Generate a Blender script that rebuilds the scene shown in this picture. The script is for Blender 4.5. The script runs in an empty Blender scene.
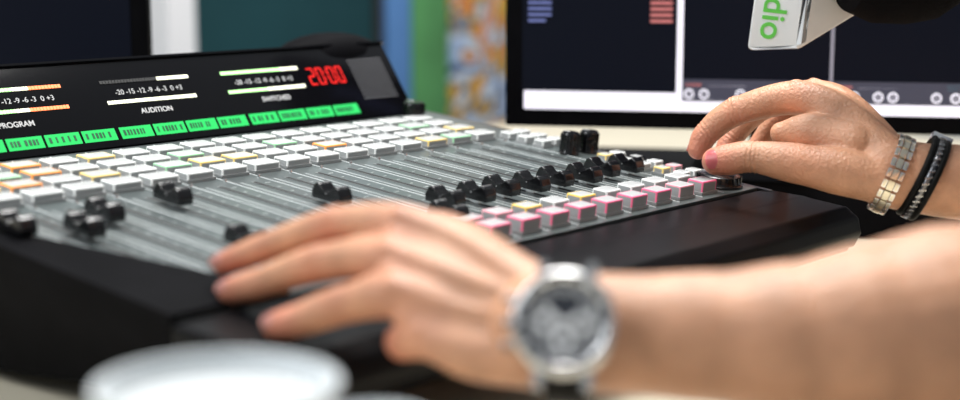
import bpy, bmesh, math, random
from mathutils import Vector, Matrix
random.seed(7)
C=bpy.context.scene.collection
V=Vector

# ---------------------------------------------------------------- materials
def mat(name,col,rough=.5,metal=0,emit=None,es=0,noise=.0,nscale=40,bump=0,bscale=200,coat=0,sss=0,spec=None):
    m=bpy.data.materials.new(name); m.use_nodes=True; nt=m.node_tree; b=nt.nodes['Principled BSDF']
    b.inputs['Roughness'].default_value=rough; b.inputs['Metallic'].default_value=metal
    if coat: b.inputs['Coat Weight'].default_value=coat; b.inputs['Coat Roughness'].default_value=.08
    if spec is not None: b.inputs['Specular IOR Level'].default_value=spec
    if sss:
        b.inputs['Subsurface Weight'].default_value=sss; b.inputs['Subsurface Radius'].default_value=(1,.35,.2); b.inputs['Subsurface Scale'].default_value=.006
    tc=nt.nodes.new('ShaderNodeTexCoord'); n=nt.nodes.new('ShaderNodeTexNoise'); n.inputs['Scale'].default_value=nscale; n.inputs['Detail'].default_value=4
    nt.links.new(tc.outputs['Object'],n.inputs['Vector'])
    r=nt.nodes.new('ShaderNodeValToRGB')
    f0,f1=1-noise,1+noise
    r.color_ramp.elements[0].position=.3; r.color_ramp.elements[1].position=.7
    r.color_ramp.elements[0].color=(col[0]*f0,col[1]*f0,col[2]*f0,1); r.color_ramp.elements[1].color=(min(1,col[0]*f1),min(1,col[1]*f1),min(1,col[2]*f1),1)
    nt.links.new(n.outputs['Fac'],r.inputs['Fac']); nt.links.new(r.outputs['Color'],b.inputs['Base Color'])
    if emit: b.inputs['Emission Color'].default_value=(*emit,1); b.inputs['Emission Strength'].default_value=es
    if bump:
        n2=nt.nodes.new('ShaderNodeTexNoise'); n2.inputs['Scale'].default_value=bscale; n2.inputs['Detail'].default_value=5
        nt.links.new(tc.outputs['Object'],n2.inputs['Vector'])
        bp=nt.nodes.new('ShaderNodeBump'); bp.inputs['Strength'].default_value=bump; bp.inputs['Distance'].default_value=.002
        nt.links.new(n2.outputs['Fac'],bp.inputs['Height']); nt.links.new(bp.outputs['Normal'],b.inputs['Normal'])
    return m
M={}
M['black']=mat('black_plastic',(.004,.004,.005),.6,noise=.2,spec=.03)
M['blackrest']=mat('black_padding',(.004,.004,.005),.36,noise=.2,bump=.04,bscale=500,spec=.10)
M['blackmatte']=mat('black_matte',(.004,.004,.006),.7,noise=.2,spec=.05)
M['blackgloss']=mat('black_gloss',(.003,.003,.004),.14,spec=.3)
M['knob']=mat('knob_black',(.005,.005,.006),.22,coat=.2)
M['panel']=mat('panel_metal',(.14,.165,.165),.30,metal=.5,noise=.14,nscale=12)
M['line']=mat('panel_line',(.66,.70,.70),.4)
M['slot']=mat('panel_slot',(.012,.012,.012),.6)
M['slotedge']=mat('slot_edge',(.34,.36,.36),.3,metal=.6)
M['white']=mat('button_white',(.86,.88,.86),.45,emit=(1,1,.96),es=.26,spec=.3)
M['cream']=mat('button_cream',(.90,.70,.28),.45,emit=(1,.68,.20),es=.34,spec=.1)
M['orange']=mat('button_orange',(.95,.38,.10),.45,emit=(1,.33,.05),es=.6,spec=.1)
M['palegreen']=mat('button_green',(.48,.80,.52),.45,emit=(.4,1,.5),es=.2,spec=.1)
M['pink']=mat('button_pink',(.88,.20,.33),.5,emit=(1,.16,.30),es=.30,spec=.03)
M['pinklight']=mat('button_pink_light',(.88,.42,.48),.5,emit=(1,.35,.42),es=.22,spec=.05)
M['yellow']=mat('button_yellow',(.95,.66,.18),.5,emit=(1,.62,.10),es=.25,spec=.05)
M['base']=mat('button_base',(.42,.43,.43),.4)
M['green']=mat('display_green',(.02,.3,.08),.4,emit=(.03,.70,.13),es=.72,spec=.1)
M['greendark']=mat('display_ink',(.0,.05,.02),.5,emit=(.01,.12,.03),es=.5)
M['ledgreen']=mat('led_green',(.6,1,.45),.4,emit=(.45,1,.35),es=1.2)
M['ledwhite']=mat('led_white',(1,1,.85),.4,emit=(1,1,.72),es=1.2)
M['ledred']=mat('led_red',(1,.2,.1),.4,emit=(1,.25,.08),es=1.7)
M['ledoff']=mat('led_off',(.04,.04,.04),.4)
M['digit']=mat('digit_red',(.6,.02,.02),.4,emit=(1,.02,.015),es=.9,spec=.1)
M['print']=mat('print_white',(.62,.62,.62),.5)
M['dot']=mat('grille_dot',(.13,.13,.14),.5)
M['screen']=mat('screen_dark',(.004,.005,.008),.3,emit=(.005,.006,.012),es=.6,spec=.06)
M['scrwhite']=mat('screen_white',(.6,.6,.65),.4,emit=(.86,.82,.94),es=.9)
M['scrblue']=mat('screen_blue',(.1,.12,.3),.4,emit=(.16,.19,.42),es=.7)
M['scrpink']=mat('screen_pink',(.4,.1,.1),.4,emit=(.55,.20,.19),es=.7)
M['scrcyan']=mat('screen_cyan',(.1,.4,.45),.4,emit=(.08,.42,.48),es=.7)
M['scrbar']=mat('screen_bar',(.03,.03,.045),.4,emit=(.05,.052,.080),es=.8)
M['scrgrey']=mat('screen_grey',(.2,.2,.22),.4,emit=(.30,.28,.36),es=.7)
M['steel']=mat('steel',(.90,.90,.90),.24,metal=1,noise=.04)
M['steeldark']=mat('steel_dark',(.20,.20,.21),.28,metal=1)
M['gold']=mat('champagne_steel',(.86,.78,.62),.25,metal=1)
M['dial']=mat('watch_dial',(.05,.055,.07),.3,metal=.2)
M['dialsilver']=mat('dial_silver',(.92,.93,.95),.4)
M['leather']=mat('black_leather',(.005,.005,.005),.5,bump=.3,bscale=300,spec=.12)
M['table']=mat('table_laminate',(.64,.58,.45),.45,noise=.04,nscale=8)
M['tableedge']=mat('table_edge',(.55,.45,.30),.5)
M['wall']=mat('wall_paint',(.50,.52,.52),.8,noise=.03,nscale=5)
M['floorm']=mat('floor_vinyl',(.20,.18,.16),.6,noise=.1,nscale=6)
M['whitepaint']=mat('white_paint',(.88,.88,.90),.6)
M['teal']=mat('teal_board',(.012,.054,.064),.7,noise=.15,nscale=3,spec=.2)
M['darkwood']=mat('dark_frame',(.02,.02,.02),.6)
M['bluep']=mat('blue_panel',(.10,.25,.55),.6,noise=.1,nscale=4)
M['greenp']=mat('green_panel',(.09,.30,.10),.6,noise=.25,nscale=6)
M['foam']=mat('mic_foam',(.006,.006,.007),.95,bump=.8,bscale=700,spec=.05)
M['flag']=mat('mic_flag_white',(.90,.92,.92),.35)
M['flaggreen']=mat('mic_flag_green',(.16,.72,.10),.4)
M['paper']=mat('paper_white',(.74,.78,.80),.55,noise=.02)
M['coffee']=mat('milk_drink',(.62,.65,.66),.3)
M['shirt']=mat('shirt_cloth',(.03,.035,.05),.9,noise=.2,bump=.3,bscale=600)
M['trousers']=mat('trouser_cloth',(.02,.025,.04),.9,noise=.2)
M['hair']=mat('hair_brown',(.03,.018,.010),.6,bump=.6,bscale=300)
M['shoe']=mat('shoe_black',(.01,.01,.01),.4)
M['nail']=mat('nail_pink',(.80,.42,.36),.25,noise=.04,coat=.3)
M['nailred']=mat('nail_flushed',(.90,.27,.28),.2,noise=.05,coat=.4)

def skin_mat():
    m=mat('skin',(.62,.320,.190),.42,noise=.14,nscale=55,bump=.55,bscale=380,sss=.10)
    nt=m.node_tree; b=nt.nodes['Principled BSDF']
    src=b.inputs['Base Color'].links[0].from_socket
    at=nt.nodes.new('ShaderNodeAttribute'); at.attribute_name='flush'
    mx=nt.nodes.new('ShaderNodeMix'); mx.data_type='RGBA'
    nt.links.new(at.outputs['Fac'],mx.inputs[0]); nt.links.new(src,mx.inputs[6]); mx.inputs[7].default_value=(.66,.20,.13,1)
    nt.links.new(mx.outputs[2],b.inputs['Base Color'])
    return m
M['skin']=skin_mat()

def art_mat():
    m=bpy.data.materials.new('mural_print'); m.use_nodes=True; nt=m.node_tree; b=nt.nodes['Principled BSDF']; b.inputs['Roughness'].default_value=.6
    tc=nt.nodes.new('ShaderNodeTexCoord'); n=nt.nodes.new('ShaderNodeTexNoise')
    n.inputs['Scale'].default_value=7.5; n.inputs['Detail'].default_value=1.2; n.inputs['Distortion'].default_value=1.8
    nt.links.new(tc.outputs['Object'],n.inputs['Vector'])
    r=nt.nodes.new('ShaderNodeValToRGB'); cr_=r.color_ramp
    cols=[(.28,(.02,.04,.12)),(.37,(.40,.56,.85)),(.43,(.75,.78,.80)),(.48,(.05,.07,.14)),(.53,(.82,.50,.05)),(.60,(.65,.10,.03)),(.70,(.60,.66,.70))]
    cr_.elements[0].position=cols[0][0]; cr_.elements[0].color=(*cols[0][1],1); cr_.elements[1].position=cols[-1][0]; cr_.elements[1].color=(*cols[-1][1],1)
    for p,c in cols[1:-1]:
        e=cr_.elements.new(p); e.color=(*c,1)
    nt.links.new(n.outputs['Fac'],r.inputs['Fac']); nt.links.new(r.outputs['Color'],b.inputs['Base Color'])
    return m
M['art']=art_mat()

# ---------------------------------------------------------------- mesh helpers
class B:
    def __init__(s): s.bm=bmesh.new(); s.mats=[]
    def mi(s,k):
        if k not in s.mats: s.mats.append(k)
        return s.mats.index(k)
    def _fin(s,geom_verts,k,mtx,bevel=0,seg=2):
        fs=set(f for v in geom_verts for f in v.link_faces)
        if bevel:
            es=set(e for v in geom_verts for e in v.link_edges)
            r=bmesh.ops.bevel(s.bm,geom=list(es),offset=bevel,segments=seg,affect='EDGES',profile=.7)
            fs=set(f for f in fs if f.is_valid)|set(r['faces'])
            geom_verts=set(v for f in fs for v in f.verts)
        i=s.mi(k)
        for f in fs: f.material_index=i
        if mtx is not None: bmesh.ops.transform(s.bm,matrix=mtx,verts=list(geom_verts))
        return list(fs)
    def box(s,c,size,k,mtx=None,bevel=0,seg=2):
        r=bmesh.ops.create_cube(s.bm,size=1)
        bmesh.ops.scale(s.bm,vec=V(size),verts=r['verts']); bmesh.ops.translate(s.bm,vec=V(c),verts=r['verts'])
        return s._fin(r['verts'],k,mtx,bevel,seg)
    def cyl(s,c,r1,r2,h,k,mtx=None,n=32,bevel=0,axis='Z'):
        r=bmesh.ops.create_cone(s.bm,cap_ends=True,segments=n,radius1=r1,radius2=r2,depth=h)
        if axis=='X': bmesh.ops.rotate(s.bm,cent=(0,0,0),matrix=Matrix.Rotation(math.pi/2,3,'Y'),verts=r['verts'])
        if axis=='Y': bmesh.ops.rotate(s.bm,cent=(0,0,0),matrix=Matrix.Rotation(-math.pi/2,3,'X'),verts=r['verts'])
        bmesh.ops.translate(s.bm,vec=V(c),verts=r['verts'])
        return s._fin(r['verts'],k,mtx,bevel)
    def sph(s,c,rad,k,mtx=None,n=24):
        r=bmesh.ops.create_uvsphere(s.bm,u_segments=n,v_segments=n//2,radius=1)
        bmesh.ops.scale(s.bm,vec=V(rad),verts=r['verts']); bmesh.ops.translate(s.bm,vec=V(c),verts=r['verts'])
        return s._fin(r['verts'],k,mtx)
    def quad(s,x0,y0,x1,y1,h,k,mtx=None):
        return s.box(((x0+x1)/2,(y0+y1)/2,h/2),(abs(x1-x0),abs(y1-y0),h),k,mtx)
    def torus(s,c,R_,r_,k,mtx=None,n=48,m=12,sx=1,sy=1):
        i=s.mi(k); vs=[]
        for a in range(n):
            t=2*math.pi*a/n; row=[]
            for b_ in range(m):
                p=2*math.pi*b_/m
                q=V(((R_+r_*math.cos(p))*math.cos(t)*sx,(R_+r_*math.cos(p))*math.sin(t)*sy,r_*math.sin(p)))+V(c)
                if mtx is not None: q=mtx@q
                row.append(s.bm.verts.new(q))
            vs.append(row)
        for a in range(n):
            for b_ in range(m):
                f=s.bm.faces.new((vs[a][b_],vs[(a+1)%n][b_],vs[(a+1)%n][(b_+1)%m],vs[a][(b_+1)%m])); f.material_index=i
    def prism(s,prof,x0,x1,k,mtx=None,bevel=0,seg=3):
        a=[s.bm.verts.new((x0,y,z)) for y,z in prof]; b=[s.bm.verts.new((x1,y,z)) for y,z in prof]
        n=len(prof); s.bm.faces.new(a); s.bm.faces.new(b[::-1])
        for i in range(n): s.bm.faces.new((a[i],b[i],b[(i+1)%n],a[(i+1)%n]))
        return s._fin(a+b,k,mtx,bevel,seg)
    def lathe(s,prof,k,mtx=None,n=48):
        i=s.mi(k); rows=[]
        for r,z in prof:
            row=[]
            for a in range(n):
                t=2*math.pi*a/n; q=V((r*math.cos(t),r*math.sin(t),z))
                if mtx is not None: q=mtx@q
                row.append(s.bm.verts.new(q))
            rows.append(row)
        for j in range(len(rows)-1):
            for a in range(n):
                f=s.bm.faces.new((rows[j][a],rows[j][(a+1)%n],rows[j+1][(a+1)%n],rows[j+1][a])); f.material_index=i
        for row in (rows[0],rows[-1]):
            f=s.bm.faces.new(row); f.material_index=i
    def mesh(s,name,smooth=True,angle=40):
        bmesh.ops.recalc_face_normals(s.bm,faces=s.bm.faces)
        me=bpy.data.meshes.new(name); s.bm.to_mesh(me); s.bm.free()
        for k in s.mats: me.materials.append(M[k])
        if smooth:
            me.polygons.foreach_set('use_smooth',[True]*len(me.polygons))
            try: me.set_sharp_from_angle(angle=math.radians(angle))
            except Exception: pass
        return me
def obj(name,me,parent=None,label=None,cat=None,mtx=None,group=None,kind=None):
    o=bpy.data.objects.new(name,me); C.objects.link(o)
    if mtx is not None: o.matrix_world=mtx
    if parent is not None: o.parent=parent
    if label: o['label']=label
    if cat: o['category']=cat
    if group: o['group']=group
    if kind: o['kind']=kind
    return o
def empty(name,loc,label,cat):
    o=bpy.data.objects.new(name,None); C.objects.link(o); o.location=loc; o.empty_display_size=.05
    o['label']=label; o['category']=cat
    return o
def child(name,me,parent,mtx=None,label=None):
    o=bpy.data.objects.new(name,me); C.objects.link(o); o.parent=parent
    m=mtx if mtx is not None else Matrix.Identity(4)
    o.matrix_basis=Matrix.Translation(parent.location).inverted()@m
    if label: o['label']=label
    return o
def frame(o,x,y,z):
    x,y,z=V(x),V(y),V(z)
    return Matrix(((x.x,y.x,z.x,o[0]),(x.y,y.y,z.y,o[1]),(x.z,y.z,z.z,o[2]),(0,0,0,1)))
def frame_nz(o,n,xhint):
    n=V(n).normalized(); x=V(xhint); x=(x-n*x.dot(n)).normalized(); y=n.cross(x)
    return frame(o,x,y,n)
def text_me(body,size,k,mtx,ext=.0002,align='LEFT',bold=0):
    cu=bpy.data.curves.new('txt','FONT'); cu.body=body; cu.size=size; cu.extrude=ext; cu.align_x=align; cu.offset=bold
    t=bpy.data.objects.new('txt',cu); C.objects.link(t)
    bpy.context.view_layer.update()
    me=bpy.data.meshes.new_from_object(t.evaluated_get(bpy.context.evaluated_depsgraph_get()))
    bpy.data.objects.remove(t); me.materials.clear(); me.materials.append(M[k]); me.transform(mtx)
    return me

# ---------------------------------------------------------------- room
def struct(name,c,size,k):
    b=B(); b.box((0,0,0),size,k); return obj(name,b.mesh(name,False),kind='structure',mtx=Matrix.Translation(c))
struct('floor',(1.2,.6,-.05),(5.2,5.2,.1),'floorm')
struct('wall_back',(1.2,2.45,1.3),(5.2,.1,2.6),'wall')
struct('wall_side',(3.75,.6,1.3),(.1,3.6,2.6),'wall')
struct('trim_1',(1.814,2.36,1.3),(.066,.08,2.6),'whitepaint')
struct('baseboard_back',(1.2,2.39,.05),(5.0,.02,.1),'whitepaint')
def panel(name,x0,x1,z0,z1,k,label,cat,fr=None,y=2.385):
    b=B(); cx=(x0+x1)/2; cz=(z0+z1)/2
    b.box((0,0,0),(x1-x0,.015,z1-z0),k,bevel=.002)
    o=obj(name,b.mesh(name),label=label,cat=cat,mtx=Matrix.Translation((cx,y,cz)))
    if fr:
        f=B(); w=.02
        for sx in(-1,1): f.box((sx*(x1-x0)/2,0,0),(w,.03,z1-z0+w),fr)
        for sz in(-1,1): f.box((0,0,sz*(z1-z0)/2),(x1-x0+w,.03,w),fr)
        fo=obj('frame',f.mesh('frame',False),parent=o)
panel('notice_board',1.862,2.40,.35,1.6,'teal','dark teal notice board in a thin dark frame','notice board','darkwood')
panel('wall_banner',2.435,2.512,.3,1.7,'bluep','narrow plain blue banner hanging on the wall','banner')
panel('wall_banner',2.518,2.64,.3,1.7,'greenp','plain green banner hanging beside the blue one','banner')
panel('wall_mural',2.65,2.95,.45,1.5,'art','colourful swirling printed mural panel on the wall','poster')

# ---------------------------------------------------------------- table
tb=empty('table',(1.0,.85,0),'long beige laminate studio table under the mixing console','table')
b=B(); b.box((.95,.86,.735),(2.5,1.48,.03),'table',bevel=.003); child('table_top',b.mesh('table_top'),tb)
b=B(); b.box((.95,.118,.735),(2.5,.004,.028),'tableedge'); child('edge_band',b.mesh('edge_band'),tb)
for x in(-.2,2.1):
    for y in(.2,1.52):
        b=B(); b.box((x,y,.36),(.05,.05,.72),'steeldark',bevel=.004); child('leg',b.mesh('leg'),tb)

# ---------------------------------------------------------------- mixing console
def SZ(y): return .7673+.1016*y
con=empty('mixing_console',(.79,.85,.75),'black broadcast mixing console with lit buttons, faders and meter bridge','mixing console')
XL,XR,XB=.488,1.102,1.080
prof=[(.556,.790),(.549,.805),(.553,.820),(.566,.8262),(.60,.829),(.64,SZ(.64)-.001),(1.02,SZ(1.02)-.002),(1.10,SZ(1.02)-.004),(1.13,.85),(1.13,.758),(.86,.760),(.66,.780)]
b=B(); b.prism(prof,XL,XR,'black',bevel=.0025); me=b.mesh('body',angle=35)
for v in me.vertices:
    if v.co.x<XL+.02 and v.co.z<.80: v.co.x+=.026
child('body',me,con)
for x in (.56,1.06):
    for y in (.90,1.09):
        b=B(); b.cyl((x,y,.755),.014,.012,.010,'blackmatte',n=24); child('foot',b.mesh('foot'),con)
bp_=[(1.018,SZ(1.02)-.004),(1.063,.934),(1.072,.9375),(1.085,.934),(1.118,.895),(1.118,SZ(1.02)-.006)]
b=B(); b.prism(bp_,XL,XB,'black',bevel=.003); child('bridge_housing',b.mesh('bridge_housing',angle=35),con)
ap=[(.552,.794),(.546,.806),(.549,.818),(.560,.826),(.60,.8305),(.636,SZ(.636)+.001),(.636,.800),(.60,.786)]
b=B(); b.prism(ap,XL-.004,XR+.004,'blackrest',bevel=.003); child('armrest',b.mesh('armrest',angle=50),con)
sl=math.atan(.1016); SM=frame((0,0,.7673),(1,0,0),(0,math.cos(sl),math.sin(sl)),(0,-math.sin(sl),math.cos(sl)))
def sy(y): return y/math.cos(sl)
X0=.4935; P=.033; NCH=17
b=B()
b.box(((XL+XR)/2,(sy(.640)+sy(1.018))/2,.0005),(XR-XL-.006,sy(1.018)-sy(.640),.003),'panel',SM,bevel=.0006)
for k in range(NCH+1):
    x=X0+k*P
    b.quad(x-.0005,sy(.645),x+.0005,sy(1.012),.0024,'line',SM)
    b.quad(x+.0010,sy(.645),x+.0016,sy(1.012),.0023,'slot',SM)
for k in range(NCH):
    xc=X0+(k+.5)*P
    b.quad(xc-.0022,sy(.702),xc+.0022,sy(.868),.0024,'slotedge',SM)
    b.quad(xc-.0012,sy(.704),xc+.0012,sy(.866),.0027,'slot',SM)
    for j in range(11):
        yy=.715+j*.0145; w=.005 if j%5==0 else .003
        b.quad(xc+.0055,sy(yy),xc+.0055+w,sy(yy+.0007),.0023,'line',SM)
    b.quad(xc-.0105,sy(.71),xc-.0098,sy(.87),.0023,'line',SM)
child('control_surface',b.mesh('control_surface',False),con)
bmn=bmesh.new()
pts=[(.4865,.905),(.4865,.640),(.572,.640)]
lo=[bmn.verts.new(SM@V((x,sy(y),-.004))) for x,y in pts]; hi=[bmn.verts.new(SM@V((x,sy(y),.0045))) for x,y in pts]
bmn.faces.new(lo); bmn.faces.new(hi)
for i in range(3): bmn.faces.new((lo[i],lo[(i+1)%3],hi[(i+1)%3],hi[i]))
bb=B(); bb.bm.free(); bb.bm=bmn; bb.mi('black'); child('side_cheek',bb.mesh('side_cheek',False),con)
b=B(); b.box((XR-.001,.828,0),(.005,.40,.004),'steeldark',None)
me=b.mesh('side_trim')
for v in me.vertices: v.co.z+=SZ(v.co.y)
child('side_trim',me,con,label='thin metal edge strip')
def button_me(w,d,h,k):
    b=B(); b.box((0,0,.001),(w+.002,d+.002,.003),'base'); b.box((0,0,h/2+.001),(w,d,h),k,bevel=.0012)
    return b.mesh('illuminated_button')
bm_cache={}
def button(x,y,k,w=.025,d=.0165,h=.0065,name='illuminated_button'):
    key=(k,w,d,h)
    if key not in bm_cache: bm_cache[key]=button_me(w,d,h,k)
    return child(name,bm_cache[key],con,SM@Matrix.Translation((x,sy(y),.002)))
for r,y in enumerate((.897,.923,.949,.975)):
    for k in range(NCH):
        q=random.random()
        if k<4: c='orange' if q<.45 else 'cream' if q<.62 else 'palegreen' if q<.74 else 'white'
        else: c='cream' if q<.15 else 'orange' if q<.22 else 'palegreen' if q<.30 else 'white'
        if r==0 and k<12: c='white' if q<.70 else 'orange'
        button(X0+(k+.5)*P,y,c)
for k in range(3,NCH):
    q=random.random()
    c1='pink'
    if k>=14: c1=['pink','pinklight','pink'][k-14]
    c2='white' if q<.55 else 'yellow' if q<.75 else 'pinklight'
    if k in (10,12): c2='yellow'
    button(X0+(k+.5)*P,.657,c1,.021,.015,.010,'channel_button')
    button(X0+(k+.5)*P,.681,c2,.019,.014,.009,'channel_button')
XM=X0+NCH*P+.020
for y in (.845,.865,.885):
    button(XM-.008,y,'white',.014,.011,.006,'utility_button'); button(XM+.010,y,'white',.014,.011,.006,'utility_button')
for i,y in enumerate((.775,.755,.735,.715,.695)):
    button(XM-.008,y,['cream','white','white','cream','white'][i],.012,.010,.006,'utility_button')
    button(XM+.010,y,['white','black','white','pinklight','white'][i],.012,.010,.006,'utility_button')
def fader_me():
    b=B()
    pr=[(-.015,.004),(-.0155,.009),(-.013,.0145),(-.0095,.0165),(-.0065,.0150),(-.003,.0105),(0,.0095),(.003,.0105),(.0065,.0150),(.0095,.0165),(.013,.0145),(.0155,.009),(.015,.004)]
    b.prism(pr,-.0062,.0062,'knob',bevel=.0014,seg=3)
    b.box((0,0,.001),(.0018,.008,.009),'steel')
    b.box((0,0,.0098),(.0128,.0008,.0006),'print')
    return b.mesh('fader_knob',angle=50)
fm=fader_me()
fy=[.825,.800,.825,.722,.838,.700,.705,.782,.698,.731,.730,.733,.730,.732,.728,.734,.733]
for k in range(NCH):
    child('fader_knob',fm,con,SM@Matrix.Translation((X0+(k+.5)*P,sy(fy[k]),.002)))
def rot_me(r,h):
    b=B(); b.lathe([(r*1.08,0),(r*1.08,.002),(r,.003),(r*.96,h*.55),(r*.93,h-.001),(r*.85,h),(.0001,h)],'knob',n=40)
    for a in range(20):
        t=2*math.pi*a/20; b.box((math.cos(t)*r*.97,math.sin(t)*r*.97,h*.5),(.001,.001,h*.8),'knob')
    b.box((0,r*.5,h),(.0012,r*.8,.0006),'print')
    return b.mesh('rotary_knob')
rm=rot_me(.0085,.020)
child('rotary_knob',rm,con,SM@Matrix.Translation((XM-.012,sy(.812),.002)))
child('rotary_knob',rm,con,SM@Matrix.Translation((XM+.011,sy(.808),.002)))
child('rotary_knob',rot_me(.0105,.019),con,SM@Matrix.Translation((1.048,sy(.990),.002)))
child('rotary_knob',rot_me(.019,.010),con,SM@Matrix.Translation((1.076,sy(.664),.002)),label='wide black control knob under the fingertips')
b=B(); b.cyl((0,0,.003),.0017,.0014,.002,'steel',n=12); scm=b.mesh('panel_screw')
for k in range(NCH+1): child('panel_screw',scm,con,SM@Matrix.Translation((X0+k*P,sy(.880),0)))

# meter bridge
e=V((0,.047,.068)).normalized(); nn=V((0,-e.z,e.y)); HB=.0826
MB=frame((0,1.0187,.8705),(1,0,0),e,nn)
b=B(); b.box(((XL+XB)/2,HB/2,.002),(XB-XL-.004,HB-.002,.006),'blackgloss',MB,bevel=.0015)
b.box(((XL+XB)/2,HB*.995,.003),(XB-XL,.002,.008),'blackgloss',MB)
bridge=child('meter_bridge',b.mesh('meter_bridge'),con)
H0=.0052
def bpart(name,me,label=None): 
    o=bpy.data.objects.new(name,me); C.objects.link(o); o.parent=bridge
    if label: o['label']=label
    return o
def bridge_text(body,x,s,size,name='printed_label',bold=.0001):
    bpart(name,text_me(body,size,'print',MB@Matrix.Translation((x,s*HB,H0)),ext=.0001,align='CENTER',bold=bold))
def strip(b,x0,x1,s,kinds,h=.0030,n=30):
    w=(x1-x0)/n
    for i in range(n):
        t=i/n; k=kinds(t)
        b.quad(x0+i*w,s*HB-h/2,x0+(i+.82)*w,s*HB+h/2,H0+.0004,k,MB)
groups=[(.606,.696,lambda t:'ledgreen' if t<.5 else 'ledwhite' if t<.65 else 'ledred',lambda t:'ledgreen' if t<.45 else 'ledwhite' if t<.6 else 'ledred'),
        (.733,.825,lambda t:'ledwhite' if t>.62 else 'ledoff',lambda t:'ledwhite'),
        (.861,.953,lambda t:'ledgreen' if t<.75 else 'ledwhite',lambda t:'ledgreen' if t<.5 else 'ledwhite')]
for x0,x1,k1,k2 in groups:
    b=B(); strip(b,x0,x1,.735,k1); strip(b,x0,x1,.50,k2)
    bpart('level_meter',b.mesh('level_meter',False))
    bpart('meter_scale',text_me('-20 -15 -12 -9 -6 -3  0 +3',.0068,'print',MB@Matrix.Translation(((x0+x1)/2,.585*HB,H0)),ext=.0001,align='CENTER'))
bridge_text('PROGRAM',.643,.33,.0068); bridge_text('AUDITION',.778,.35,.0068); bridge_text('SWITCHED',.912,.35,.0068)
b=B()
def seg7(b,x,y,w,h,t,k,on):
    m=t*.5
    if 'a' in on: b.quad(x+m,y+h-t,x+w-m,y+h,H0+.0004,k,MB)
    if 'd' in on: b.quad(x+m,y,x+w-m,y+t,H0+.0004,k,MB)
    if 'g' in on: b.quad(x+m,y+h/2-t/2,x+w-m,y+h/2+t/2,H0+.0004,k,MB)
    for c,xx,lo_ in (('b',x+w-t,0),('c',x+w-t,1),('f',x,0),('e',x,1)):
        if c in on:
            if lo_: b.quad(xx,y+t*1.2,xx+t,y+h/2-m,H0+.0004,k,MB)
            else: b.quad(xx,y+h/2+m,xx+t,y+h-t*1.2,H0+.0004,k,MB)
for x,on in ((.9620,'abged'),(.9732,'abcdef'),(.9870,'abcdef'),(.9982,'abcdef')): seg7(b,x,.50*HB,.0078,.0180,.0011,'digit',on)
for s in(.57,.65): b.quad(.9835,s*HB,.9846,s*HB+.0012,H0+.0004,'digit',MB)
bpart('clock_display',b.mesh('clock_display',False),'red seven-segment time display')
for i in range(15):
    x1=1.006-i*.0342-(.002 if i>3 else 0)-(.002 if i>7 else 0); x0=x1-.0318
    if x0<XL+.003: break
    b=B(); b.quad(x0,.085*HB,x1,.215*HB,H0,'green',MB)
    x=x0+.003
    while x<x1-.005:
        w=random.choice((.0014,.0018,.0022))
        b.quad(x,.12*HB,x+w,.18*HB,H0+.0003,'greendark',MB)
        x+=w+random.choice((.0012,.0016,.004))
    bpart('channel_display',b.mesh('channel_display',False),'green backlit channel name strip')
b=B()
for i in range(13):
    for j in range(11):
        b.cyl((1.021+i*.0036,.27*HB+j*.0042,H0-.0004),.0012,.0012,.0012,'dot',MB,n=8)
bpart('speaker_grille',b.mesh('speaker_grille'),'square dotted speaker grille')
b=B(); b.sph((1.025,1.082,.925),(.072,.030,.028),'black'); child('end_cap',b.mesh('end_cap'),con)

# ---------------------------------------------------------------- monitors
def monitor(origin,xd,w,h,label,draw,zb=.75):
    xd=V(xd).normalized(); up=V((0,0,1)); n=xd.cross(up)
    FM=frame(origin,xd,up,n)
    c=V(origin)+xd*w/2-n*.06
    mo=empty('computer_monitor',(c.x,c.y,zb),label,'monitor')
    b=B(); b.box((w/2,h/2,-.014),(w,h,.028),'black',FM,bevel=.003)
    b.box((w/2,h/2,-.035),(w*.6,h*.6,.03),'black',FM,bevel=.008)
    child('housing',b.mesh('housing'),mo)
    b=B(); bz=.018; b.box((w/2,h/2,.0003),(w-2*bz,h-2*bz,.0016),'screen',FM)
    if draw: draw(b,FM)
    child('screen',b.mesh('screen',False),mo)
    b=B(); z0=zb+.012; z1=origin[2]+h*.45
    b.box((0,0,(z0+z1)/2),(.05,.02,z1-z0),'black',frame((c.x,c.y,0),xd,-n,up),bevel=.004)
    b.cyl((c.x,c.y,zb+.0075),.085,.080,.012,'black',n=40)
    child('stand',b.mesh('stand'),mo)
    return mo
def draw_main(b,FM):
    h=.0016
    def q(x0,y0,x1,y1,k,hh=h): b.quad(x0/1000,y0/1000,x1/1000,y1/1000,hh,k,FM)
    q(20,18,175,37,'scrwhite'); q(175,18,181,308,'scrwhite')
    q(181,18,520,29,'scrwhite'); q(181,29.5,520,51,'scrbar')
    for r in range(18):
        y=107+r*6; w=random.choice((18,24,28,32))
        q(24,y,24+w,y+2.4,'scrblue'); q(148,y,170,y+3,'scrpink')
    for x in(184,331,478):
        q(x,44,x+16,47,'scrpink'); q(x+22,44,x+60,45.5,'scrgrey')
    for x in(288,436): q(x,43,x+26,50,'scrcyan')
    q(325,30,328,300,'scrgrey')
    for x in(188,203,239,255,300,331,349,372,386,427,445,478,495):
        b.torus((x/1000,.0362,.0020),.0042,.0009,'scrwhite',FM,n=20,m=6)
        b.cyl((x/1000,.0362,.0018),.002,.002,.001,'scrgrey',FM,n=12)
    for x in range(190,500,9): q(x,29.8,x+4,31.2,'scrgrey')
monitor((1.184,.988,.854),(.221,-.393,0),.545,.325,'black computer monitor showing dark playout software beside the console',draw_main,zb=.806)
monitor((.739,1.435,.80),(.72,-.69,0),.27,.36,'switched-off black monitor standing behind the console',None)
xd=V((.49,-.871,0)); FM=frame((1.30,.86,.75),xd,V((0,0,1)).cross(xd),(0,0,1))
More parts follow.
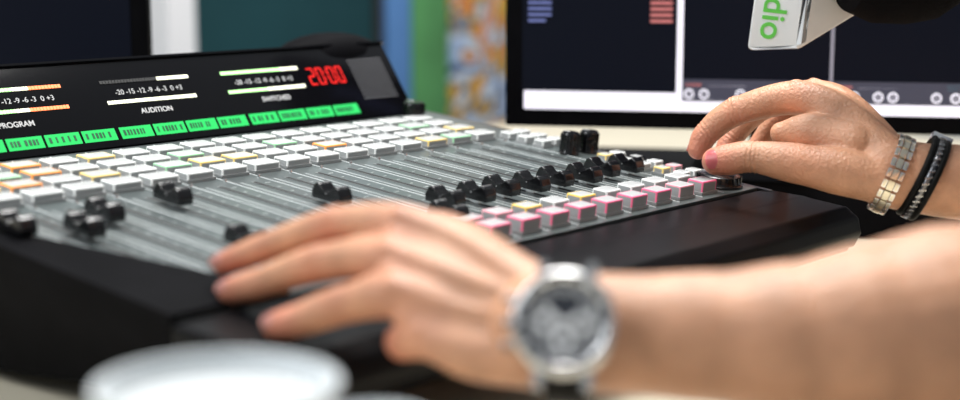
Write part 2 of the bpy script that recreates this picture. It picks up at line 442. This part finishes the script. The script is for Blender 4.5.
b=B(); b.box((.10,.07,.028),(.66,.24,.0555),'black',FM,bevel=.004)
rk=obj('equipment_case',b.mesh('equipment_case'),label='low black equipment case the monitor stands on',cat='equipment case')
for i in range(8):
    b=B(); b.cyl((-.19+i*.08,-.052,.035),.006,.006,.004,'steeldark',FM,axis='Y',n=16); obj('control_knob',b.mesh('control_knob'),parent=rk)

# ---------------------------------------------------------------- microphone
R=V((.6534,-.757,0)); F=V((.7471,.6449,-.1613)); U=V((.1221,.1054,.9869))
mic=empty('microphone',(1.06,.56,.985),'black foam-covered studio microphone with a white logo collar','microphone')
N=V((1.0345,.568,.9555)); e1=(-R*1-U*.02+F*.2).normalized()*.0425; e2=(R*.78+U*.46+F*.42).normalized()*.068; e3=(U+R*.12-F*.1).normalized()*.080
bmn=bmesh.new(); vs=[bmn.verts.new(N+e1*i+e2*j+e3*k) for k in(0,1) for j in(0,1) for i in(0,1)]
for f in((0,1,3,2),(4,5,7,6),(0,1,5,4),(2,3,7,6),(0,2,6,4),(1,3,7,5)): bmn.faces.new([vs[i] for i in f])
bmesh.ops.bevel(bmn,geom=bmn.edges[:],offset=.004,segments=4,affect='EDGES',profile=.5)
bb=B(); bb.bm.free(); bb.bm=bmn; bb.mi('flag'); child('logo_collar',bb.mesh('logo_collar'),mic,label='white square microphone collar')
fn=(e1.cross(e3)).normalized()
if fn.dot(F)>0: fn=-fn
td=(-e3).normalized(); tu=fn.cross(td)
TM=frame(N+e1*.76+e3*.10+fn*.0003-td*.056,td,tu,fn)
child('lettering',text_me('radio',.0255,'flaggreen',TM,ext=.0003,bold=.0003),mic,label='green lettering reading radio')
b=B(); ax=(R*.97+U*.10+F*.2).normalized(); MM=frame_nz(V((1.094,.515,1.018)),ax,U)
b.lathe([(.012,-.052),(.030,-.047),(.040,-.027),(.043,0),(.041,.022),(.033,.038),(.018,.049),(.001,.052)],'foam',MM); child('windscreen',b.mesh('windscreen'),mic,label='black foam windscreen')
b=B(); MM2=frame_nz(N+e1*.3+e2*.6+e3*.75,ax,U); b.cyl((0,0,.015),.016,.016,.05,'blackmatte',MM2); child('microphone_body',b.mesh('microphone_body'),mic)
b=B(); p=N+e1*.4+e2*.5+e3*1.0
b.cyl((0,0,.2),.008,.008,.42,'blackmatte',frame_nz(p,(.25,.1,1),(1,0,0)))
child('boom_arm',b.mesh('boom_arm'),mic)

# ---------------------------------------------------------------- cups
def cup(x,y,r,h,label):
    c=empty('paper_cup',(x,y,.75),label,'cup')
    b=B(); b.lathe([(r*.70,0),(r*.72,.002),(r*.96,h-.004),(r,h-.004),(r*1.03,h-.002),(r*1.02,h),(r*.97,h),(r*.95,h-.003),(r*.93,h-.012),(.0005,h-.0125)],'paper',Matrix.Translation((x,y,.75)),n=64)
    child('cup_wall',b.mesh('cup_wall',angle=60),c)
    b=B(); b.cyl((x,y,.75+h-.008),r*.925,r*.925,.002,'coffee',n=48); child('drink',b.mesh('drink'),c)
cup(.341,.422,.0440,.123,'tall white paper cup standing on the beige table')
cup(.408,.408,.022,.096,'small white cup next to the tall cup')

# ---------------------------------------------------------------- person
ICO=bmesh.new(); bmesh.ops.create_icosphere(ICO,subdivisions=3,radius=1)
IV=[v.co.copy() for v in ICO.verts]; IF=[[v.index for v in f.verts] for f in ICO.faces]; ICO.free()
def cr(p0,p1,p2,p3,t): return .5*((2*p1)+(p2-p0)*t+(2*p0-5*p1+4*p2-p3)*t*t+(3*p1-p0-3*p2+p3)*t*t*t)
def balls(chain,step=.15):
    out=[]; pts=[V(c[:3]) for c in chain]; rs=[c[3] for c in chain]; n=len(pts)
    if n==1: return [(pts[0],rs[0])]
    for i in range(n-1):
        p0=pts[max(i-1,0)]; p3=pts[min(i+2,n-1)]
        L_=(pts[i+1]-pts[i]).length; k=max(2,int(L_/(step*min(rs[i],rs[i+1]))))
        for j in range(k):
            t=j/k; tt=t*t*(3-2*t)
            out.append((cr(p0,pts[i],pts[i+1],p3,t),rs[i]*(1-tt)+rs[i+1]*tt))
    out.append((pts[-1],rs[-1])); return out
def blob(chains,voxel,smooth=6,fac=.5):
    verts=[];faces=[]
    for ch in chains:
        for p,r in balls(ch):
            o=len(verts); verts+= [p+v*r for v in IV]; faces+=[[i+o for i in f] for f in IF]
    me=bpy.data.meshes.new('blob'); me.from_pydata(verts,[],faces)
    ob=bpy.data.objects.new('blob',me); C.objects.link(ob)
    m=ob.modifiers.new('r','REMESH'); m.mode='VOXEL'; m.voxel_size=voxel
    s=ob.modifiers.new('s','SMOOTH'); s.iterations=smooth; s.factor=fac
    bpy.context.view_layer.update()
    r=bpy.data.meshes.new_from_object(ob.evaluated_get(bpy.context.evaluated_depsgraph_get()))
    bpy.data.objects.remove(ob); return r
def mm(s,rr): return [(*[c/1000 for c in p],r/1000) for p,r in zip(s,rr)]
def mid(a,b,n,f=.5,dr=0): return [tuple(a[i][j]*(1-f)+b[i][j]*f for j in range(3))+((a[i][3]*(1-f)+b[i][3]*f)+dr,) for i in range(n)]
l_idx=mm([(561,440,858),(565,494,876),(559,534,887),(555,580,884),(549,629,867),(543,663,853)],[18,14.5,12.5,10,8.6,7.2])
l_mid=mm([(560,440,852),(552,483,862),(544,528,873),(539,576,866),(535,619,850),(531,643,842)],[19,15,12.5,10.5,9.2,7.8])
l_rng=mm([(558,438,846),(546,474,849),(532,512,859),(525,546,850),(517,572,839),(513,584,835)],[19,15,12.5,10.3,9.2,8.0])
l_lit=mm([(555,435,839),(540,464,836),(531,492,841),(534,512,834),(545,518,832)],[19,15,12,9.5,8])
l_thm=mm([(562,447,858),(578,492,869),(591,535,878),(598,572,873),(600,598,865)],[17,16,13,11,9])
l_arm=mm([(557,439,849),(570,416,848),(581,400,848),(601,368,848),(622,337,848),(648,309,850),(681,283,851),(733,244,846),(775,205,845)],[28,29.5,29.5,32,37.5,44,51,53,48])
r_idx=mm([(1070,512,872),(1076,552,900),(1073,590,915),(1060,638,902),(1052,660,884),(1047,666,870)],[20,17,14,12,10.8,9])
r_mid=mm([(1075,514,872),(1098,557,902),(1112,596,913),(1110,644,901),(1099,665,875),(1092,669,860)],[20,16.5,14,11.5,9.8,8.5])
r_rng=mm([(1081,514,868),(1111,554,893),(1142,598,904),(1144,641,892),(1136,660,867),(1129,663,852)],[19,15,12.5,10.5,9,7.8])
r_lit=mm([(1086,515,862),(1124,553,883),(1163,594,892),(1169,632,881),(1161,644,862),(1156,646,848)],[18,14,11.5,9.2,8,7])
r_thm=mm([(1057,509,858),(1042,533,864),(1027,560,869),(1014,594,873),(1009,612,870),(1005,623,868)],[18,18.5,16,12.8,12.6,11])
r_arm=mm([(1069,511,863),(1082,488,859),(1101,464,856),(1141,417,850),(1210,335,855),(1240,300,862)],[27,27.5,29,36,44,42])
web=mm([(1062,535,882),(1056,565,889),(1048,590,889)],[19,17,9])
knk=[]
for ch,dn in((l_idx,(-.6,0,.8)),(l_mid,(-.65,0,.75)),(l_rng,(-.7,0,.7)),(l_lit,(-.75,0,.6)),(r_idx,(-.25,.2,.95)),(r_mid,(-.1,.2,.95)),(r_rng,(0,.2,.95)),(r_lit,(.1,.2,.95))):
    dn=V(dn).normalized()
    for i,off,dr in((2,.0042,-.0028),(3,.0026,-.0012)):
        p=V(ch[i][:3])+dn*off; knk.append([(p.x,p.y,p.z,ch[i][3]+dr)])
def tendon(ch,dn,r=.0035):
    dn=V(dn).normalized(); out=[]
    for i,f in((0,.93),(1,.95),(2,.98)):
        p=V(ch[i][:3])+dn*(ch[i][3]*f-r*.30); out.append((p.x,p.y,p.z,r))
    return out
tl=[tendon(l_idx,(-.62,-.1,.78)),tendon(l_mid,(-.68,-.1,.72)),tendon(l_rng,(-.75,-.1,.65))]
tr=[tendon(r_idx,(-.35,.1,.93)),tendon(r_mid,(-.15,.1,.97))]
left=[l_idx,l_mid,l_rng,l_lit,l_thm,l_arm,mid(l_idx,l_mid,3,dr=-.001),mid(l_mid,l_rng,3,dr=-.001),mid(l_rng,l_lit,3,dr=-.001),mid(l_idx,l_thm,2)]+knk[:8]+tl
right=[r_idx,r_mid,r_rng,r_lit,r_thm,r_arm,web,mid(r_idx,r_mid,3,dr=-.001),mid(r_mid,r_rng,3,dr=-.001),mid(r_rng,r_lit,3,dr=-.001)]+knk[8:]+tr
ml=blob(left,.0013,8); mr=blob(right,.0010,11)
def folds(me,chains):
    J=[]
    for ch,ids in chains:
        for i,a,rad in ids:
            p=V(ch[i][:3]); d=(V(ch[min(i+1,len(ch)-1)][:3])-V(ch[i-1][:3])).normalized(); J.append((p,d,a,rad))
    nrm=[v.normal.copy() for v in me.vertices]
    for v,nv in zip(me.vertices,nrm):
        for p,d,a,rad in J:
            q=v.co-p
            if abs(q.x)<.03 and abs(q.y)<.03 and q.length_squared<rad*rad*4:
                s=q.dot(d); wgt=math.exp(-(s/(rad*.42))**2)
                v.co+=nv*(-a*wgt*(.5+.5*math.cos(2*math.pi*s/.0034)))
folds(ml,[(c,[(3,.0005,.012),(4,.0004,.010)]) for c in (l_idx,l_mid,l_rng)])
folds(mr,[(c,[(3,.0006,.014),(4,.0006,.011)]) for c in (r_idx,r_mid)]+[(r_thm,[(3,.0008,.015)])])
ua_l=mm([(775,205,845),(800,120,960),(835,10,1110)],[49,52,60]); ua_r=mm([(1240,300,862),(1225,160,970),(1195,10,1110)],[43,50,60])
LT=V((1.015,-.05,0))
def P3(x,y,z,r): return (LT.x+x,LT.y+y,z,r)
torso=[[P3(-.07,0,.52,.12),P3(-.06,-.01,.75,.11),P3(-.07,0,.95,.115),P3(-.10,.02,1.08,.08)],[P3(.07,0,.52,.12),P3(.06,-.01,.75,.11),P3(.07,0,.95,.115),P3(.10,.02,1.08,.08)],
       [P3(-.17,.05,1.115,.055),P3(0,.02,1.14,.07),P3(.17,.05,1.115,.055)]]
neckhead=[[P3(0,.0,1.12,.06),P3(0,.02,1.20,.052),P3(0,.03,1.26,.055)],[P3(0,.02,1.40,.078),P3(0,.045,1.36,.075),P3(0,.07,1.30,.055),P3(0,.085,1.27,.035)],
          [P3(0,.125,1.37,.008),P3(0,.142,1.345,.010),P3(0,.138,1.335,.013)],[P3(-.080,.03,1.36,.014),P3(-.084,.025,1.335,.012)],[P3(.080,.03,1.36,.014),P3(.084,.025,1.335,.012)],
          [P3(-.022,.118,1.305,.009),P3(.022,.118,1.305,.009)]]
legs=[[P3(s*.09,.02,.50,.085),P3(s*.13,.25,.52,.07),P3(s*.13,.43,.52,.058),P3(s*.13,.44,.40,.055),P3(s*.13,.43,.12,.040)] for s in(-1,1)]
feet=[[P3(s*.13,.42,.06,.042),P3(s*.135,.52,.045,.036),P3(s*.14,.60,.038,.030)] for s in(-1,1)]
mc=blob([ua_l,ua_r]+torso+neckhead+legs,.007,4)
bm=bmesh.new()
for m_ in(ml,mr,mc): bm.from_mesh(m_)
me=bpy.data.meshes.new('person'); bm.to_mesh(me); bm.free(); me.materials.append(M['skin'])
me.polygons.foreach_set('use_smooth',[True]*len(me.polygons))
fl=[]
for ch in(l_idx,l_mid,l_rng,l_lit,r_idx,r_mid,r_rng,r_lit):
    fl+=[(V(ch[-1][:3]),.016,.75),(V(ch[-2][:3]),.011,.35),(V(ch[3][:3]),.014,.45),(V(ch[2][:3]),.017,.3)]
for ch in(l_thm,r_thm): fl+=[(V(ch[-1][:3]),.018,.8),(V(ch[-2][:3]),.014,.4),(V(ch[2][:3]),.02,.3)]
at=me.attributes.new('flush','FLOAT','POINT'); vals=[0.0]*len(me.vertices)
for i,v in enumerate(me.vertices):
    co=v.co
    if co.y>.42 and .78<co.z<.95:
        s=0
        for p,r,w in fl:
            d2=(co-p).length_squared
            if d2<r*r*5: s+=w*math.exp(-d2/(r*r))
        vals[i]=min(.85,s)
at.data.foreach_set('value',vals)
person=empty('person',(1.015,.0,0),'seated person in dark shirt reaching both hands over the console','person')
body=child('body',me,person)
def blob_part(name,chains,vox,k,lab=None):
    m_=blob(chains,vox,4); m_.materials.clear(); m_.materials.append(M[k]); m_.polygons.foreach_set('use_smooth',[True]*len(m_.polygons)); return child(name,m_,person,label=lab)
grow=lambda chs,g:[[(*c[:3],c[3]+g) for c in ch] for ch in chs]
sh_l=mm([(792,147,924),(800,120,960),(835,10,1110)],[60,62,68]); sh_r=mm([(1230,210,930),(1225,160,970),(1195,10,1110)],[56,60,68])
blob_part('shirt',grow(torso,.010)+[sh_l,sh_r],.007,'shirt','dark short-sleeved shirt')
blob_part('trousers',grow(legs,.010)+[[P3(-.07,0,.5,.132),P3(.07,0,.5,.132)]],.008,'trousers')
blob_part('shoe',[feet[0]],.005,'shoe'); blob_part('shoe',[feet[1]],.005,'shoe')
blob_part('hair',[[P3(0,.0,1.42,.086),P3(0,-.01,1.36,.084),P3(0,-.02,1.31,.070)],[P3(-.03,.06,1.45,.045),P3(.03,.06,1.45,.045)]],.005,'hair','short dark hair')
for s in(-1,1):
    b=B(); b.sph(P3(s*.03,.112,1.362,0)[:3],(.012,.008,.008),'white'); b.sph(P3(s*.03,.119,1.362,0)[:3],(.005,.003,.005),'knob')
    child('eye',b.mesh('eye'),person)
def nail(ch,n,k='nail',w=.0062,l=.0072,back=.001,lift=.0):
    p=V(ch[-1][:3]); d=(p-V(ch[-2][:3])).normalized(); n=V(n); n=(n-d*n.dot(d)).normalized(); x=d.cross(n)
    r=ch[-1][3]; bm=bmesh.new(); nu,nv=14,14; g=[]
    for i in range(nu+1):
        row=[]
        for j in range(nv+1):
            u=-1+2*i/nu; v=-1+2*j/nv
            uu=u*math.sqrt(1-v*v*.30) ; vv=v*math.sqrt(1-u*u*.30)
            ang=uu*w/(r*.95); q=p-d*back+d*(vv*l)+x*(math.sin(ang)*r*.95)+n*(math.cos(ang)*r*1.0+lift-.0012*max(0,vv)**2-.0006*max(0,-vv)**3)
            row.append(bm.verts.new(q))
        g.append(row)
    for i in range(nu):
        for j in range(nv): bm.faces.new((g[i][j],g[i+1][j],g[i+1][j+1],g[i][j+1]))
    bmesh.ops.solidify(bm,geom=bm.faces[:],thickness=.0007)
    bb=B(); bb.bm.free(); bb.bm=bm; bb.mi(k); child('fingernail',bb.mesh('fingernail',angle=70),person)
for ch in(l_idx,l_mid,l_rng,l_lit): nail(ch,(-.6,.1,.75))
nail(l_thm,(.5,.2,.8))
for ch in(r_idx,r_mid,r_rng,r_lit): nail(ch,(-.1,.75,.6))
nail(r_thm,(-.82,-.46,.34),'nailred',.0092,.0098,.004,.0006)

# wristwatch
wc=V((.5625,.4270,.8465)); axis=V((.52,-.85,0)).normalized()
n=V((-.74,-.46,.36)); n=(n-axis*n.dot(axis)).normalized(); yv=n.cross(axis)
WM=frame(wc+n*.0335,axis,yv,n)@Matrix.Scale(1.10,4)
watch=empty('wristwatch',tuple(wc),'silver chronograph wristwatch with black leather strap worn on the wrist','wristwatch')
b=B(); b.lathe([(.018,-.006),(.0215,-.004),(.0225,0),(.0225,.004),(.0215,.006),(.0195,.0075),(.0175,.0078),(.0165,.006),(.0002,.0058)],'steel',WM,n=64)
for sx in(-1,1):
    for syy in(-1,1): b.box((sx*.0105,syy*.0220,-.002),(.0045,.010,.006),'steel',WM,bevel=.0015)
child('case',b.mesh('case'),watch,label='polished steel case')
b=B(); b.torus((0,0,.0078),.0196,.0025,'steel',WM,n=64)
for a in range(60):
    t=2*math.pi*a/60; b.box((0,0,0),(.0007,.0022,.0008),'steeldark',WM@Matrix.Rotation(t,4,'Z')@Matrix.Translation((0,.0196,.0102)))
child('bezel',b.mesh('bezel'),watch)
b=B(); b.cyl((0,0,.0063),.0166,.0166,.0008,'dial',WM,n=48)
for cx,cy in((-.0072,0),(.0072,0),(0,-.0072)):
    b.cyl((cx,cy,.0068),.0050,.0050,.0004,'dialsilver',WM,n=24); b.cyl((cx,cy,.0070),.0026,.0026,.0004,'dial',WM,n=24)
for a in range(12):
    b.box((0,0,0),(.0022,.0040,.0006),'dialsilver',WM@Matrix.Rotation(a*math.pi/6,4,'Z')@Matrix.Translation((0,.0138,.0070)))
child('dial',b.mesh('dial'),watch)
b=B(); b.box((0,0,0),(.0018,.011,.0004),'dialsilver',WM@Matrix.Rotation(.9,4,'Z')@Matrix.Translation((0,.005,.0078)))
b.box((0,0,0),(.0014,.014,.0004),'dialsilver',WM@Matrix.Rotation(-1.2,4,'Z')@Matrix.Translation((0,.0065,.0081)))
child('watch_hands',b.mesh('watch_hands'),watch)
for y in(-.010,0,.010):
    b=B(); b.cyl((-.0238,y,.001),.0022,.0022,.004,'steeldark',WM,axis='X',n=16,bevel=.0004)
    child('crown' if y==0 else 'pusher',b.mesh('crown'),watch)
def band(center,ax,n0,rad,width,th,k,seg=56,a0=0,a1=2*math.pi,name='strap'):
    n0=V(n0); n0=(n0-ax*n0.dot(ax)).normalized(); t0=ax.cross(n0); bm=bmesh.new(); rows=[]
    for i in range(seg+1):
        a=a0+(a1-a0)*i/seg; d=n0*math.cos(a)+t0*math.sin(a)
        c=V(center)+d*rad
        rows.append([bm.verts.new(c+ax*(sx*width/2)+d*(st*th/2)) for sx,st in((-1,-1),(-1,.6),(-.8,1),(.8,1),(1,.6),(1,-1))])
    m=len(rows); k6=6
    for i in range(m-1):
        for j in range(k6):
            bm.faces.new((rows[i][j],rows[i+1][j],rows[i+1][(j+1)%k6],rows[i][(j+1)%k6]))
    bm.faces.new(rows[0]); bm.faces.new(rows[-1][::-1])
    bb=B(); bb.bm.free(); bb.bm=bm; bb.mi(k); return bb.mesh(name)
child('strap',band(wc,axis,n,.0325,.021,.0036,'leather',a0=.62,a1=2*math.pi-.62),watch,label='black leather strap')

# bracelets on the other wrist
ax2=(V((1.101,.464,.856))-V((1.069,.511,.863))).normalized()
def link_bracelet(c,n_links,rad,tilt,k1,k2,width):
    a=(ax2+V(tilt)).normalized(); up=V((0,0,1)); up=(up-a*up.dot(a)).normalized(); t=a.cross(up); b=B()
    for i in range(n_links):
        ang=2*math.pi*i/n_links; d=up*math.cos(ang)+t*math.sin(ang); tan=a.cross(d)
        Mx=frame(V(c)+d*rad,a,tan,d); L_=2*math.pi*rad/n_links
        b.box((0,0,0),(width*.40,L_*.92,.0030),k1,Mx,bevel=.0008)
        for s in(-1,1): b.box((s*width*.36,0,-.0002),(width*.28,L_*.80,.0026),k2,Mx,bevel=.0008)
    return b.mesh('links')
br=empty('link_bracelet',(1.069,.509,.861),'silver and champagne steel link bracelet worn on the wrist','bracelet')
child('links',link_bracelet((1.071,.5065,.8615),22,.0305,(-.10,-.05,-.25),'gold','steel',.013),br)
br2=empty('cord_bracelet',(1.082,.490,.859),'black leather and steel cord bracelet worn next to the link bracelet','bracelet')
a=(ax2+V((-.10,-.05,-.30))).normalized(); up=V((0,0,1)); up=(up-a*up.dot(a)).normalized(); t=a.cross(up); c2=V((1.085,.4870,.859))
def ringmesh(off,r,R_,k,nm,twist=0):
    b=B(); Mx=frame(c2+a*off,up,t,a); b.torus((0,0,0),R_,r,k,Mx,n=64,m=12)
    if twist:
        for i in range(40):
            ang=2*math.pi*i/40; b.box((0,0,0),(r*2.3,.0012,r*2.2),'steel',Mx@Matrix.Rotation(ang,4,'Z')@Matrix.Translation((R_,0,0))@Matrix.Rotation(.5,4,'X'),bevel=.0003)
    return b.mesh(nm)
child('leather_cord',ringmesh(-.0050,.0026,.0310,'leather','leather_cord'),br2); child('leather_cord',ringmesh(.0050,.0026,.0313,'leather','leather_cord'),br2)
child('steel_cable',ringmesh(0,.0024,.0313,'steeldark','steel_cable',1),br2)
b=B(); cd=(up*.9-t*.25).normalized(); b.box((.0330,0,0),(.006,.012,.016),'steel',frame(c2,cd,a.cross(cd),a),bevel=.0015); child('clasp',b.mesh('clasp'),br2)

# ---------------------------------------------------------------- light, world, camera
def area(loc,target,size,energy,col):
    l=bpy.data.lights.new('area_light','AREA'); l.shape='RECTANGLE'; l.size,l.size_y=size; l.energy=energy; l.color=col
    o=bpy.data.objects.new('area_light',l); C.objects.link(o); o.location=loc
    o.rotation_euler=(V(target)-V(loc)).to_track_quat('-Z','Y').to_euler()
area((1.1,1.0,2.5),(.9,.6,.8),(1.0,.7),60,(1,.985,.96))
area((-.5,1.3,2.0),(.8,.7,.85),(1.0,1.0),18,(.93,.97,1))
area((2.4,1.5,2.4),(2.4,2.4,.8),(1.0,.6),15,(1,1,1))
w=bpy.data.worlds.new('world'); bpy.context.scene.world=w; w.use_nodes=True
bg=w.node_tree.nodes['Background']; bg.inputs[0].default_value=(.88,.94,1,1); bg.inputs[1].default_value=.30
cam=bpy.data.cameras.new('camera'); cam.sensor_width=36; cam.lens=56.25; cam.clip_start=.02
co=bpy.data.objects.new('camera',cam); C.objects.link(co)
Fn=F.normalized(); Rn=Fn.cross(V((0,0,1))).normalized(); Un=Rn.cross(Fn)
co.matrix_world=frame((0,0,1.028),Rn,Un,-Fn)
cam.dof.use_dof=True; cam.dof.focus_distance=1.21; cam.dof.aperture_fstop=2.8
bpy.context.scene.camera=co
bpy.context.scene.view_settings.view_transform='Standard'
